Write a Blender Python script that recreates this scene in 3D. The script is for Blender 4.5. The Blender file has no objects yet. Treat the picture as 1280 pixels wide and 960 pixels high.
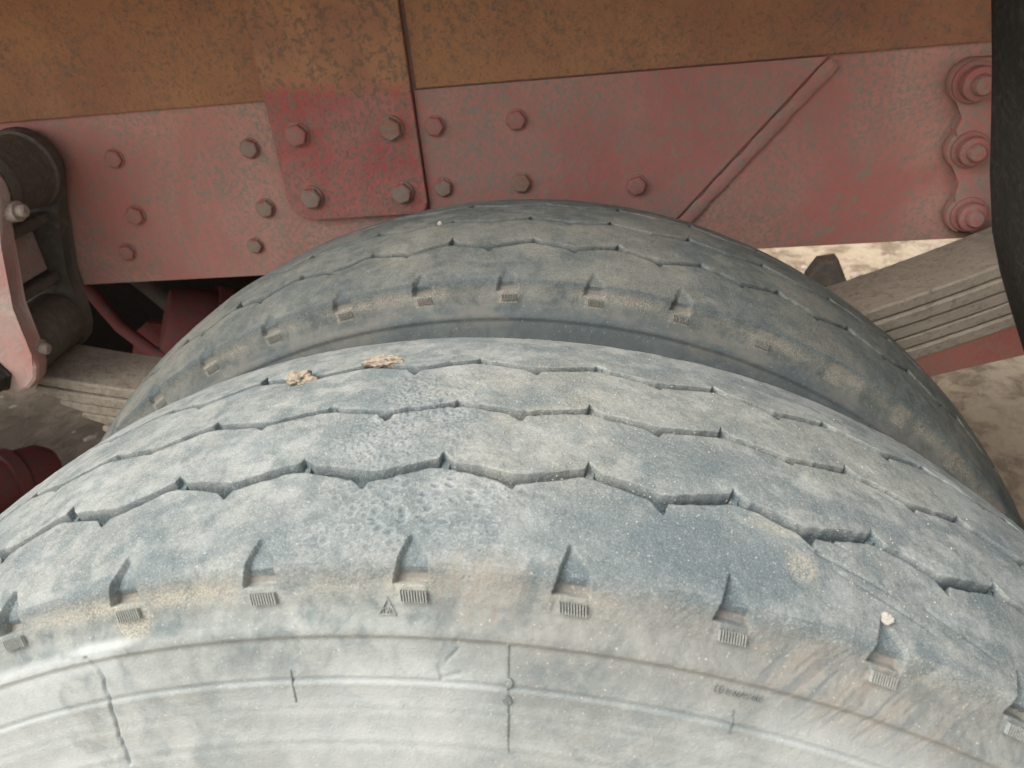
import bpy, bmesh, math, random
import numpy as np
from mathutils import Vector, Matrix
random.seed(4)
D = bpy.data
sc = bpy.context.scene
col = sc.collection
rad = math.radians

# ------------------------------------------------------------------ camera
cam = D.cameras.new('camera')
cam.sensor_width = 36.0
cam.lens = 27.53
cam.clip_start = 0.02
cam.clip_end = 500
cam_o = D.objects.new('camera', cam)
col.objects.link(cam_o)
r_ = Vector((0.9914, 0.0947, -0.0905))
f_ = Vector((-0.1268, 0.8672, -0.4815)).normalized()
u_ = r_.cross(f_).normalized()
r_ = f_.cross(u_).normalized()
m = Matrix((r_, u_, -f_)).transposed().to_4x4()
m.translation = Vector((0.1025, -0.338, 1.2363))
cam_o.matrix_world = m
cam.dof.use_dof = True
cam.dof.focus_distance = 0.50
cam.dof.aperture_fstop = 16.0
sc.camera = cam_o

# ------------------------------------------------------------------ light
SUN_EL, SUN_AZ = 54.0, 238.0          # azimuth measured clockwise from +y
world = D.worlds.new('World')
sc.world = world
world.use_nodes = True
nt = world.node_tree
bg = nt.nodes['Background']
sky = nt.nodes.new('ShaderNodeTexSky')
sky.sky_type = 'NISHITA'
sky.sun_disc = False
sky.sun_elevation = rad(SUN_EL)
sky.sun_rotation = rad(SUN_AZ)
sky.air_density = 1.0
sky.dust_density = 4.0
sky.ozone_density = 1.0
hs = nt.nodes.new('ShaderNodeHueSaturation')      # a hazy, whitish sky
hs.inputs['Saturation'].default_value = 0.25
nt.links.new(sky.outputs[0], hs.inputs['Color'])
nt.links.new(hs.outputs[0], bg.inputs[0])
bg.inputs[1].default_value = 0.15
sun = D.lights.new('sun', 'SUN')
sun.energy = 1.2
sun.angle = rad(50)
sun.color = (1.0, 0.95, 0.88)
sun_o = D.objects.new('sun', sun)
col.objects.link(sun_o)
sd = Vector((math.sin(rad(SUN_AZ)) * math.cos(rad(SUN_EL)), math.cos(rad(SUN_AZ)) * math.cos(rad(SUN_EL)), math.sin(rad(SUN_EL))))
sun_o.rotation_euler = sd.to_track_quat('Z', 'Y').to_euler()
sc.view_settings.view_transform = 'Standard'
sc.view_settings.look = 'None'
sc.view_settings.exposure = 1.05
sc.view_settings.gamma = 1.0
sc.view_settings.use_curve_mapping = False

# ------------------------------------------------------------------ helpers
def obj(name, me, parent=None, loc=(0, 0, 0), mat=None, label=None):
    o = D.objects.new(name, me)
    col.objects.link(o)
    o.location = loc
    if parent is not None:
        o.parent = parent
    if mat is not None and me is not None:
        me.materials.append(mat)
    if label:
        o['label'] = label
    return o

def bm_mesh(name, bm, smooth=False, angle=None):
    bmesh.ops.recalc_face_normals(bm, faces=bm.faces)
    me = D.meshes.new(name)
    bm.to_mesh(me)
    bm.free()
    if smooth:
        for p in me.polygons:
            p.use_smooth = True
        if angle:
            me.set_sharp_from_angle(angle=rad(angle))
    return me

def plain_mask(me, val=(0, 0, 0, 0)):
    a = me.color_attributes.new('mask', 'FLOAT_COLOR', 'POINT')
    a.data.foreach_set('color', np.tile(np.array(val, np.float32), len(me.vertices)))
    return me

def box(bm, x0, x1, y0, y1, z0, z1, bev=0.0):
    vs = [bm.verts.new((x, y, z)) for x in (x0, x1) for y in (y0, y1) for z in (z0, z1)]
    q = [(0, 1, 3, 2), (4, 6, 7, 5), (0, 4, 5, 1), (2, 3, 7, 6), (0, 2, 6, 4), (1, 5, 7, 3)]
    fs = [bm.faces.new([vs[i] for i in f]) for f in q]
    if bev:
        es = list({e for f in fs for e in f.edges})
        bmesh.ops.bevel(bm, geom=es, offset=bev, segments=2, affect='EDGES', profile=0.5)

def prism_y(bm, pts, y0, y1, bev=0.0):
    """outline in x,z swept along y"""
    a = [bm.verts.new((p[0], y0, p[1])) for p in pts]
    b = [bm.verts.new((p[0], y1, p[1])) for p in pts]
    n = len(pts)
    f0 = bm.faces.new(a)
    f1 = bm.faces.new(b[::-1])
    for i in range(n):
        bm.faces.new((a[i], b[i], b[(i + 1) % n], a[(i + 1) % n]))
    if bev:
        es = list(f0.edges) + list(f1.edges)
        bmesh.ops.bevel(bm, geom=es, offset=bev, segments=2, affect='EDGES', profile=0.5)

def lathe(bm, prof, n, axis='y', phase=0.0, cap=True):
    """prof: (along, radius); rotates about axis"""
    rings = []
    for a, rr in prof:
        ring = []
        for i in range(n):
            t = phase + 2 * math.pi * i / n
            c, s = rr * math.cos(t), rr * math.sin(t)
            co = {'y': (c, a, s), 'x': (a, c, s), 'z': (c, s, a)}[axis]
            ring.append(bm.verts.new(co))
        rings.append(ring)
    for k in range(len(rings) - 1):
        for i in range(n):
            j = (i + 1) % n
            bm.faces.new((rings[k][i], rings[k][j], rings[k + 1][j], rings[k + 1][i]))
    if cap:
        bm.faces.new(rings[0])
        bm.faces.new(rings[-1])

def tube(bm, pts, rr, n=8):
    pts = [Vector(p) for p in pts]
    rings = []
    up = Vector((0.13, 0.2, 0.97))
    for i, p in enumerate(pts):
        t = (pts[min(i + 1, len(pts) - 1)] - pts[max(i - 1, 0)]).normalized()
        a = t.cross(up).normalized()
        b = t.cross(a).normalized()
        rings.append([bm.verts.new(p + rr * (math.cos(2 * math.pi * k / n) * a + math.sin(2 * math.pi * k / n) * b)) for k in range(n)])
    for k in range(len(rings) - 1):
        for i in range(n):
            j = (i + 1) % n
            bm.faces.new((rings[k][i], rings[k][j], rings[k + 1][j], rings[k + 1][i]))
    bm.faces.new(rings[0])
    bm.faces.new(rings[-1])

# numpy noise ---------------------------------------------------------------
def hash2(ix, iy, seed):
    h = (ix.astype(np.int64) * 374761393 + iy.astype(np.int64) * 668265263 + seed * 1442695041) & 0xffffffff
    h = ((h ^ (h >> 13)) * 1274126177) & 0xffffffff
    h = ((h ^ (h >> 16)) * 2246822519) & 0xffffffff
    return ((h ^ (h >> 15)) & 0xffffff).astype(np.float32) / float(0xffffff)

def vnoise(x, y, seed=0):
    ix, iy = np.floor(x), np.floor(y)
    fx, fy = (x - ix).astype(np.float32), (y - iy).astype(np.float32)
    fx = fx * fx * (3 - 2 * fx)
    fy = fy * fy * (3 - 2 * fy)
    a, b = hash2(ix, iy, seed), hash2(ix + 1, iy, seed)
    c, d = hash2(ix, iy + 1, seed), hash2(ix + 1, iy + 1, seed)
    return (a * (1 - fx) + b * fx) * (1 - fy) + (c * (1 - fx) + d * fx) * fy

def fbm(x, y, seed=0, o=4):
    s, amp, tot = 0, 1.0, 0.0
    for k in range(o):
        s = s + amp * vnoise(x * 2 ** k + 13.7 * k, y * 2 ** k + 7.1 * k, seed + k)
        tot += amp
        amp *= 0.5
    return s / tot

def worley(x, y, seed=0):
    """distance to the nearest jittered point and that point's random"""
    ix, iy = np.floor(x), np.floor(y)
    best = np.full(x.shape, 9.0, np.float32)
    rnd = np.zeros(x.shape, np.float32)
    for dx in (-1, 0, 1):
        for dy in (-1, 0, 1):
            jx, jy = ix + dx, iy + dy
            px = jx + hash2(jx, jy, seed)
            py = jy + hash2(jx, jy, seed + 77)
            d = np.hypot(x - px, y - py).astype(np.float32)
            mk = d < best
            best = np.where(mk, d, best)
            rnd = np.where(mk, hash2(jx, jy, seed + 191), rnd)
    return best, rnd

def sst(a, b, x):
    t = np.clip((x - a) / (b - a), 0, 1)
    return t * t * (3 - 2 * t)

# ------------------------------------------------------------------ materials
class NT:
    def __init__(self, name):
        self.m = D.materials.new(name)
        self.m.use_nodes = True
        self.t = self.m.node_tree
        self.b = self.t.nodes['Principled BSDF']
        self.tc = self.t.nodes.new('ShaderNodeTexCoord')
    def n(self, ty, **kw):
        nd = self.t.nodes.new('ShaderNode' + ty)
        for k, v in kw.items():
            setattr(nd, k, v)
        return nd
    def l(self, a, b):
        self.t.links.new(a, b)
    def vec(self, scale=(1, 1, 1), src='Object', loc=(0, 0, 0), rot=(0, 0, 0)):
        mp = self.n('Mapping')
        mp.inputs['Scale'].default_value = scale
        mp.inputs['Location'].default_value = loc
        mp.inputs['Rotation'].default_value = rot
        self.l(self.tc.outputs[src], mp.inputs[0])
        return mp.outputs[0]
    def noise(self, vec, scale, detail=4, rough=0.55, dist=0.0):
        nd = self.n('TexNoise')
        nd.inputs['Scale'].default_value = scale
        nd.inputs['Detail'].default_value = detail
        nd.inputs['Roughness'].default_value = rough
        nd.inputs['Distortion'].default_value = dist
        self.l(vec, nd.inputs['Vector'])
        return nd.outputs['Fac']
    def ramp(self, x, a, b, lo=0.0, hi=1.0):
        nd = self.n('MapRange')
        nd.interpolation_type = 'SMOOTHSTEP'
        nd.inputs[1].default_value = a
        nd.inputs[2].default_value = b
        nd.inputs[3].default_value = lo
        nd.inputs[4].default_value = hi
        self.l(x, nd.inputs[0])
        return nd.outputs[0]
    def math(self, op, a, b):
        nd = self.n('Math', operation=op)
        for i, v in enumerate((a, b)):
            if isinstance(v, (int, float)):
                nd.inputs[i].default_value = v
            else:
                self.l(v, nd.inputs[i])
        return nd.outputs[0]
    def mix(self, fac, a, b):
        nd = self.n('Mix', data_type='RGBA')
        if isinstance(fac, (int, float)):
            nd.inputs[0].default_value = fac
        else:
            self.l(fac, nd.inputs[0])
        for i, v in ((6, a), (7, b)):
            if isinstance(v, tuple):
                nd.inputs[i].default_value = (*v, 1)
            else:
                self.l(v, nd.inputs[i])
        return nd.outputs[2]
    def attr(self, name):
        nd = self.n('Attribute')
        nd.attribute_name = name
        sp = self.n('SeparateColor')
        self.l(nd.outputs['Color'], sp.inputs[0])
        return sp.outputs[0], sp.outputs[1], sp.outputs[2], nd.outputs['Alpha']
    def bump(self, h, dist, strength=1.0, prev=None):
        nd = self.n('Bump')
        nd.inputs['Distance'].default_value = dist
        nd.inputs['Strength'].default_value = strength
        self.l(h, nd.inputs['Height'])
        if prev is not None:
            self.l(prev, nd.inputs['Normal'])
        return nd.outputs[0]
    def done(self, color, rough=0.85, normal=None, spec=0.25, metal=0.0):
        if isinstance(color, tuple):
            self.b.inputs['Base Color'].default_value = (*color, 1)
        else:
            self.l(color, self.b.inputs['Base Color'])
        if isinstance(rough, float):
            self.b.inputs['Roughness'].default_value = rough
        else:
            self.l(rough, self.b.inputs['Roughness'])
        self.b.inputs['Specular IOR Level'].default_value = spec
        self.b.inputs['Metallic'].default_value = metal
        if normal is not None:
            self.l(normal, self.b.inputs['Normal'])
        return self.m

def rubber_mat(name, dark, light, tanc, gain=1.0):
    M = NT(name)
    v = M.vec()
    big = M.noise(v, 22, 5, 0.6, 0.4)
    mid = M.noise(v, 120, 5, 0.65)
    fine = M.noise(v, 900, 3, 0.7)
    uv = M.vec((14, 420, 1), 'UV')
    streak = M.noise(uv, 1.0, 4, 0.6)
    tan, blue, stain, white = M.attr('mask')
    c = M.mix(M.ramp(big, 0.30, 0.72), dark, light)
    blot = M.noise(v, 55, 6, 0.62, 0.5)
    c = M.mix(M.math('MULTIPLY', M.ramp(blot, 0.45, 0.60), 0.75), c, tuple(x * k for x, k in zip(dark, (.72, .80, .84))))
    c = M.mix(M.math('MULTIPLY', M.ramp(mid, 0.40, 0.75), 0.45), c, tuple(min(1, x * 1.28) for x in light))
    c = M.mix(M.math('MULTIPLY', M.ramp(streak, 0.45, 0.75), 0.25), c, dark)
    # worn, dust-free rubber; on the inner tyre also painted shade
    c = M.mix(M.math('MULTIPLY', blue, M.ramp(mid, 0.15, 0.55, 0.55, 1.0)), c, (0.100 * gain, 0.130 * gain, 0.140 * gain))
    # sandy grain everywhere
    sy = M.n('SeparateXYZ')
    M.l(M.tc.outputs['UV'], sy.inputs[0])
    trd = M.ramp(sy.outputs[1], 0.004, 0.022, 1.0, 0.25)
    gr = M.noise(v, 1300, 2, 0.6)
    c = M.mix(M.math('MULTIPLY', trd, M.ramp(gr, 0.52, 0.70, 0, 0.34)), c, tuple(min(1, x * 1.65) for x in light))
    c = M.mix(M.math('MULTIPLY', trd, M.ramp(gr, 0.48, 0.34, 0, 0.30)), c, tuple(x * 0.55 for x in dark))
    pat = M.noise(v, 330, 4, 0.7, 0.3)
    c = M.mix(M.math('MULTIPLY', trd, M.ramp(pat, 0.53, 0.68, 0, 0.42)), c, tuple(x * 0.60 for x in dark))
    # tan dust in grains
    tg = M.math('MULTIPLY', tan, M.ramp(M.noise(v, 1150, 3, 0.7), 0.44, 0.58, 0.12, 1.0))
    c = M.mix(tg, c, tanc)
    # brown smeared soil
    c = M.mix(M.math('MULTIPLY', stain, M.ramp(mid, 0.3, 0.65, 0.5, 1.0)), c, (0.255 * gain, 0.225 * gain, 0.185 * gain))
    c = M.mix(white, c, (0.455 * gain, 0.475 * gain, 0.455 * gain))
    sp = M.ramp(M.noise(v, 620, 2, 0.5), 0.69, 0.72)
    c = M.mix(M.math('MULTIPLY', sp, 0.55), c, (0.50 * gain, 0.47 * gain, 0.40 * gain))
    b = M.bump(M.math('MULTIPLY', trd, M.noise(v, 260, 6, 0.7)), 0.0011, 0.8)
    b = M.bump(fine, 0.00045, 0.8, b)
    return M.done(c, 0.88, b, 0.18)

def red_mat(name, dust=0.5, loc=(0, 0, 0), red=(0.44, 0.115, 0.100), mud=(0.29, 0.245, 0.18), film=(0.52, 0.295, 0.225), filmamt=0.45, speck=0.5, bumpd=0.0012):
    M = NT(name)
    v = M.vec(loc=loc)
    big = M.noise(v, 5.5, 4, 0.6, 0.5)
    mid = M.noise(v, 60, 6, 0.62, 0.6)
    fine = M.noise(v, 210, 5, 0.66, 0.2)
    vert = M.noise(M.vec((26, 26, 1.6), loc=loc), 1.0, 4, 0.6)
    c = M.mix(M.math('MULTIPLY', M.ramp(big, 0.32, 0.66), filmamt * 1.6), red, film)
    c = M.mix(M.ramp(vert, 0.48, 0.70, 0, 0.40), c, tuple(x * 1.05 for x in red))
    c = M.mix(0.28, c, film)
    c = M.mix(M.ramp(mid, 0.56 - 0.12 * dust, 0.74 - 0.12 * dust, 0, 0.75), c, mud)
    fl2 = M.noise(v, 190, 5, 0.68, 0.2)
    regn = M.noise(v, 11, 3, 0.6)
    c = M.mix(M.math('MULTIPLY', M.math('MULTIPLY', M.ramp(fl2, 0.49, 0.56), M.ramp(regn, 0.36, 0.62, 0.25, 1.0)), 0.40 + 0.45 * speck), c, (mud[0] * 0.78, mud[1] * 0.92, mud[2] * 1.0))
    sk = M.math('MULTIPLY', M.ramp(fine, 0.56 - 0.1 * speck, 0.66 - 0.1 * speck), M.ramp(big, 0.25, 0.6, 0.25, 0.8))
    c = M.mix(sk, c, (mud[0] * 0.8, mud[1] * 0.95, mud[2] * 1.05))
    b = M.bump(fine, bumpd, 0.7)
    b = M.bump(mid, 0.003, 0.5, b)
    return M.done(c, 0.8, b, 0.25)

def mud_mat(name, a, b_, c_, scale=1.0, bumpd=0.003, loc=(0, 0, 0)):
    M = NT(name)
    v = M.vec(loc=loc)
    big = M.noise(v, 4 * scale, 4, 0.6, 0.6)
    mid = M.noise(v, 130 * scale, 7, 0.72, 0.25)
    fine = M.noise(v, 240 * scale, 5, 0.7)
    c = M.mix(M.ramp(big, 0.35, 0.65), a, b_)
    reg = M.noise(v, 7 * scale, 3, 0.6)
    c = M.mix(M.math('MULTIPLY', M.ramp(mid, 0.46, 0.66), M.ramp(reg, 0.34, 0.62, 0.15, 0.85)), c, c_)
    c = M.mix(M.ramp(fine, 0.52, 0.70, 0, 0.55), c, tuple(x * 0.6 for x in c_))
    c = M.mix(M.ramp(M.noise(M.vec((9, 9, 1.2), loc=loc), 1.0, 5, 0.6), 0.5, 0.75, 0, 0.5), c, tuple(x * 1.15 for x in a))
    b = M.bump(mid, bumpd, 1.0)
    b = M.bump(fine, bumpd * 0.3, 0.8, b)
    return M.done(c, 0.92, b, 0.12)

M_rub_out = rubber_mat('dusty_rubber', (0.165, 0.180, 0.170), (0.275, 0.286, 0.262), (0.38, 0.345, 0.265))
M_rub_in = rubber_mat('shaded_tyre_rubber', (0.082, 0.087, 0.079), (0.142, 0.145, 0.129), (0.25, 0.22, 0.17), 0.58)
M_rail = red_mat('red_rail_paint', 0.35, filmamt=0.5)
M_plate = red_mat('red_plate_paint', 0.62, (3.1, 0, 1.7), filmamt=0.22, speck=0.9)
M_overlay = red_mat('dusty_red_paint', 0.42, (7.7, 0, 4.2), filmamt=0.42, red=(0.42, 0.105, 0.095), film=(0.47, 0.265, 0.205))
M_bolt = red_mat('bolt_paint', 0.5, (1.2, 0, 0.3), filmamt=0.5, film=(0.30, 0.19, 0.15))
M_hang = red_mat('hanger_paint', 0.75, (5.2, 0, 2.2), filmamt=0.25, speck=0.8)
M_brown = mud_mat('ochre_mud', (0.52, 0.265, 0.135), (0.41, 0.190, 0.115), (0.235, 0.185, 0.135), 1.0, 0.005)
M_spring = mud_mat('dusty_spring_steel', (0.36, 0.31, 0.24), (0.27, 0.235, 0.185), (0.18, 0.15, 0.115), 0.55, 0.004)
M_clip = mud_mat('grimy_steel', (0.15, 0.13, 0.105), (0.115, 0.10, 0.082), (0.20, 0.165, 0.13), 0.7, 0.003)
M_pink = red_mat('faded_shackle_paint', 0.3, (9.1, 0, 6.0), red=(0.42, 0.15, 0.13), film=(0.48, 0.38, 0.32), mud=(0.36, 0.31, 0.25), filmamt=0.75, speck=0.2)
M_nut = mud_mat('dusty_nut', (0.40, 0.33, 0.27), (0.34, 0.27, 0.22), (0.22, 0.18, 0.15), 2.0, 0.001)
M_flap = mud_mat('black_flap_rubber', (0.040, 0.038, 0.033), (0.062, 0.058, 0.048), (0.12, 0.105, 0.085), 0.9, 0.004)
M_under = red_mat('chamber_paint', 0.5, (2.2, 0, 8.1), red=(0.28, 0.045, 0.045), filmamt=0.1, film=(0.16, 0.10, 0.085), mud=(0.13, 0.10, 0.085), speck=0.5)
M_bar = red_mat('bar_paint', 0.1, (4.4, 0, 1.1), red=(0.33, 0.045, 0.05), filmamt=0.15, speck=0.1)
M_black = mud_mat('black_underside', (0.02, 0.018, 0.017), (0.03, 0.027, 0.025), (0.015, 0.014, 0.013), 1.0, 0.002)
M_clod = mud_mat('dry_clay', (0.50, 0.42, 0.31), (0.50, 0.40, 0.32), (0.28, 0.21, 0.14), 6.0, 0.002)
M_chip = mud_mat('pale_chip', (0.50, 0.47, 0.40), (0.46, 0.42, 0.36), (0.5, 0.45, 0.37), 6.0, 0.001)
M_grit = NT('grit').done((0.45, 0.41, 0.34), 0.9)
M_rim = red_mat('rim_paint', 0.4, (6, 0, 1))

# ground
G = NT('sandy_soil')
gv = G.vec()
g1 = G.noise(gv, 1.1, 5, 0.6, 0.5)
g2 = G.noise(gv, 9, 6, 0.65, 0.3)
g3 = G.noise(gv, 70, 4, 0.7)
gc = G.mix(G.ramp(g1, 0.35, 0.65), (0.36, 0.27, 0.175), (0.44, 0.355, 0.25))
gc = G.mix(G.ramp(g2, 0.46, 0.64, 0, 0.85), gc, (0.19, 0.135, 0.09))
gc = G.mix(G.ramp(g3, 0.55, 0.75, 0, 0.5), gc, (0.45, 0.39, 0.31))
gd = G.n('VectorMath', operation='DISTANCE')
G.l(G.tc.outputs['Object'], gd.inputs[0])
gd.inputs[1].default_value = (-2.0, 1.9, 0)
left_shade = G.math('ADD', gd.outputs['Value'], G.math('MULTIPLY', g1, 1.2))
left_shade = G.ramp(left_shade, 2.5, 1.9)  # darker colour painted into the soil for the shade under the truck's left
gc = G.mix(left_shade, gc, G.mix(G.ramp(g2, .4, .65), (0.13, 0.100, 0.070), (0.195, 0.150, 0.108)))
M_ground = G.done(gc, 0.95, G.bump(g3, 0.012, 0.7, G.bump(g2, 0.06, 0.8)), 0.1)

# ------------------------------------------------------------------ ground
bm = bmesh.new()
n = 120
xs = np.concatenate([np.linspace(-120, -4, 12)[:-1], np.linspace(-4, 5, n), np.linspace(5, 120, 12)[1:]])
ys = np.concatenate([np.linspace(-120, -2, 12)[:-1], np.linspace(-2, 6, n), np.linspace(6, 120, 12)[1:]])
XX, YY = np.meshgrid(xs, ys, indexing='ij')
ZZ = (fbm(XX * 1.7 + 40, YY * 1.7 + 40, 5, 4) - 0.5) * 0.10 + (fbm(XX * 9, YY * 9, 9, 3) - 0.5) * 0.03 - 0.03
ZZ = np.where(np.hypot(XX * 0.6, YY - 0.15) < 0.4, np.minimum(ZZ, -0.002), ZZ)
gve = np.stack([XX, YY, ZZ], -1).reshape(-1, 3)
na, nb = len(xs), len(ys)
idx = np.arange(na * nb).reshape(na, nb)
gq = np.stack([idx[:-1, :-1], idx[1:, :-1], idx[1:, 1:], idx[:-1, 1:]], -1).reshape(-1, 4)

def np_mesh(name, verts, quads, normals=None, uv=None, mask=None):
    me = D.meshes.new(name)
    me.vertices.add(len(verts))
    me.vertices.foreach_set('co', np.asarray(verts, np.float32).ravel())
    nq = len(quads)
    me.loops.add(nq * 4)
    me.loops.foreach_set('vertex_index', np.asarray(quads, np.int32).ravel())
    me.polygons.add(nq)
    me.polygons.foreach_set('loop_start', np.arange(0, nq * 4, 4, dtype=np.int32))
    me.polygons.foreach_set('use_smooth', np.ones(nq, bool))
    if uv is not None:
        l = me.uv_layers.new(name='UVMap')
        l.data.foreach_set('uv', np.asarray(uv, np.float32)[np.asarray(quads).ravel()].ravel())
    if mask is not None:
        a = me.color_attributes.new('mask', 'FLOAT_COLOR', 'POINT')
        a.data.foreach_set('color', np.asarray(mask, np.float32).ravel())
    me.update()
    me.validate()
    if normals is not None:
        me.normals_split_custom_set_from_vertices(np.asarray(normals, np.float32))
    return me

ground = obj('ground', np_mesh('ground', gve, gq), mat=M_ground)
ground['kind'] = 'structure'
ground['label'] = 'sandy brown bare ground under and beyond the truck'

bm = bmesh.new()
rng = random.Random(8)
for i in range(700):
    x, y = rng.uniform(-3, 4), rng.uniform(0.7, 5.0)
    k = rng.choice([0.006, 0.008, 0.012, 0.02])
    mt = Matrix.Translation((x, y, -0.03 + (float(fbm(np.array([x * 1.7 + 40]), np.array([y * 1.7 + 40]), 5, 4)[0]) - 0.5) * 0.1)) @ Matrix.Rotation(rng.uniform(0, 6), 4, 'Z') @ Matrix.Diagonal((k * rng.uniform(.7, 1.5), k, k * .6, 1))
    bmesh.ops.create_icosphere(bm, subdivisions=1, radius=1, matrix=mt)
M_stone = mud_mat('field_stone', (0.42, 0.36, 0.28), (0.33, 0.28, 0.22), (0.25, 0.2, 0.15), 1, 0.002)
st = obj('gravel', bm_mesh('gravel', bm), mat=M_stone)
st['kind'] = 'stuff'
st['label'] = 'small loose stones lying on the sandy ground'
st['category'] = 'gravel'

# ------------------------------------------------------------------ truck
truck = D.objects.new('truck', None)
col.objects.link(truck)
truck['label'] = 'red truck seen close up at its dusty dual rear tyres and bolted chassis'
truck['category'] = 'truck'

YF = 0.58                     # outer face of the chassis rail
# chassis rail: channel section
bm = bmesh.new()
prof = [(YF, 0.900), (YF + .07, 0.900), (YF + .07, 0.908), (YF + .012, 0.908), (YF + .008, 0.912), (YF + .008, 1.331), (YF, 1.331)]
def sweep_x(bm, prof, x0, x1):
    a = [bm.verts.new((x0, p[0], p[1])) for p in prof]
    b = [bm.verts.new((x1, p[0], p[1])) for p in prof]
    k = len(prof)
    bm.faces.new(a)
    bm.faces.new(b[::-1])
    for i in range(k):
        bm.faces.new((a[i], b[i], b[(i + 1) % k], a[(i + 1) % k]))
sweep_x(bm, prof, -2.2, 2.2)
rail = obj('chassis_rail', bm_mesh('chassis_rail', bm), truck, mat=M_rail, label='red chassis rail with faded bolted web behind the tyres')
bm = bmesh.new()
sweep_x(bm, [(1.94 - YF - p[0] + YF - 0.0 if False else 1.94 - p[0], p[1]) for p in prof], -2.2, 2.2)
obj('chassis_rail', bm_mesh('far_rail', bm), truck, mat=M_rail)

# brown subframe above the rail
bm = bmesh.new()
for x0, x1, dy in ((-2.2, -0.2810, .0), (-0.1045, 2.2, .001)):
    b2 = bmesh.new()
    box(b2, x0, x1, YF - .006 - dy, YF - .0005, 1.112, 1.33, .0015)
    me_ = D.meshes.new('t'); b2.to_mesh(me_); b2.free(); bm.from_mesh(me_); D.meshes.remove(me_)
sub = obj('subframe', bm_mesh('subframe', bm), truck, mat=M_brown, label='ochre mud-caked subframe beam above the red rail')

# bolted mounting plate with rounded lower corners
def rounded_plate(x0, x1, z0, z1, r0, r1, seg=7):
    pts = [(x0, z1)]
    for i in range(seg + 1):
        t = math.pi + 0.5 * math.pi * i / seg
        pts.append((x0 + r0 + r0 * math.cos(t), z0 + r0 + r0 * math.sin(t)))
    for i in range(seg + 1):
        t = 1.5 * math.pi + 0.5 * math.pi * i / seg
        pts.append((x1 - r1 + r1 * math.cos(t), z0 + r1 + r1 * math.sin(t)))
    pts.append((x1, z1))
    return pts
bm = bmesh.new()
prism_y(bm, rounded_plate(-0.2800, -0.1090, 0.9725, 1.33, .026, .012), YF - .013, YF - .0008, .002)
# the mud lies on it down to about z = 1.11: per-vertex colour is not needed, position noise does it
def plate_mat():
    M = NT('muddy_red_plate')
    v = M.vec()
    sep = M.n('SeparateXYZ')
    M.l(M.tc.outputs['Object'], sep.inputs[0])
    big = M.noise(v, 14, 4, 0.6, 0.5)
    mid = M.noise(v, 130, 7, 0.70, 0.25)
    fine = M.noise(v, 260, 5, 0.66)
    h = M.math('ADD', sep.outputs[2], M.math('MULTIPLY', M.math('SUBTRACT', mid, 0.5), 0.07))
    h = M.math('ADD', h, M.math('MULTIPLY', sep.outputs[0], 0.10))
    red = M.mix(M.ramp(big, .30, .68, 0, .55), (0.45, 0.115, 0.10), (0.46, 0.25, 0.195))
    red = M.mix(M.ramp(mid, .45, .56, 0, .6), red, (0.23, 0.195, 0.15))
    red = M.mix(M.ramp(fine, .5, .64, 0, .55), red, (0.16, 0.145, 0.12))
    br = M.mix(M.ramp(big, .35, .65), (0.46, 0.235, 0.125), (0.37, 0.185, 0.110))
    br = M.mix(M.ramp(mid, .47, .60, 0, .7), br, (0.16, 0.13, 0.095))
    c = M.mix(M.ramp(h, 1.085, 1.112), red, br)
    return M.done(c, 0.88, M.bump(fine, .001, .8, M.bump(mid, .003, .7)), .2)
plate = obj('mounting_plate', bm_mesh('mounting_plate', bm), truck, mat=plate_mat(), label='bolted plate with rounded corner, brown mud above and red paint below')

# overlay plate up to the diagonal bar
bm = bmesh.new()
prism_y(bm, [(-0.108, 0.903), (0.1455, 0.903), (0.3385, 1.1105), (-0.108, 1.1105)], YF - .006, YF - .0005, .0012)
over = obj('reinforcement_plate', bm_mesh('reinforcement_plate', bm), truck, mat=M_overlay, label='dull dusty red plate ending in a slanted edge')
bm = bmesh.new()
dx, dz = (0.3510 - 0.158), (1.1105 - 0.903)
L = math.hypot(dx, dz)
ux, uz = dx / L, dz / L
nx, nz = uz, -ux
w = .0075
c0 = (0.158 + nx * w * .4 - ux * .0, 0.9035)
sec = [(-.0074, 0.0), (-.0073, .0034), (-.0066, .0040), (.0062, .0040), (.0070, .0034), (.0074, 0.0)]
rings = []
K = 26
for i in range(K + 1):
    t = L * (0.004 + 0.960 * i / K)
    rr = []
    for a, hgt in sec:
        aa = a * (1 + .10 * math.sin(i * 2.1) + .06 * math.sin(i * 5.3))
        rr.append(bm.verts.new((c0[0] + ux * t + nx * aa, YF - .0004 - hgt * (1 + .07 * math.sin(i * 3.7)), c0[1] + uz * t + nz * aa)))
    rings.append(rr)
for i in range(K):
    for j in range(len(sec) - 1):
        bm.faces.new((rings[i][j], rings[i][j + 1], rings[i + 1][j + 1], rings[i + 1][j]))
bm.faces.new(rings[0]); bm.faces.new(rings[-1])
obj('weld_bar', bm_mesh('weld_bar', bm, True, 50), over, mat=M_overlay)

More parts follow.
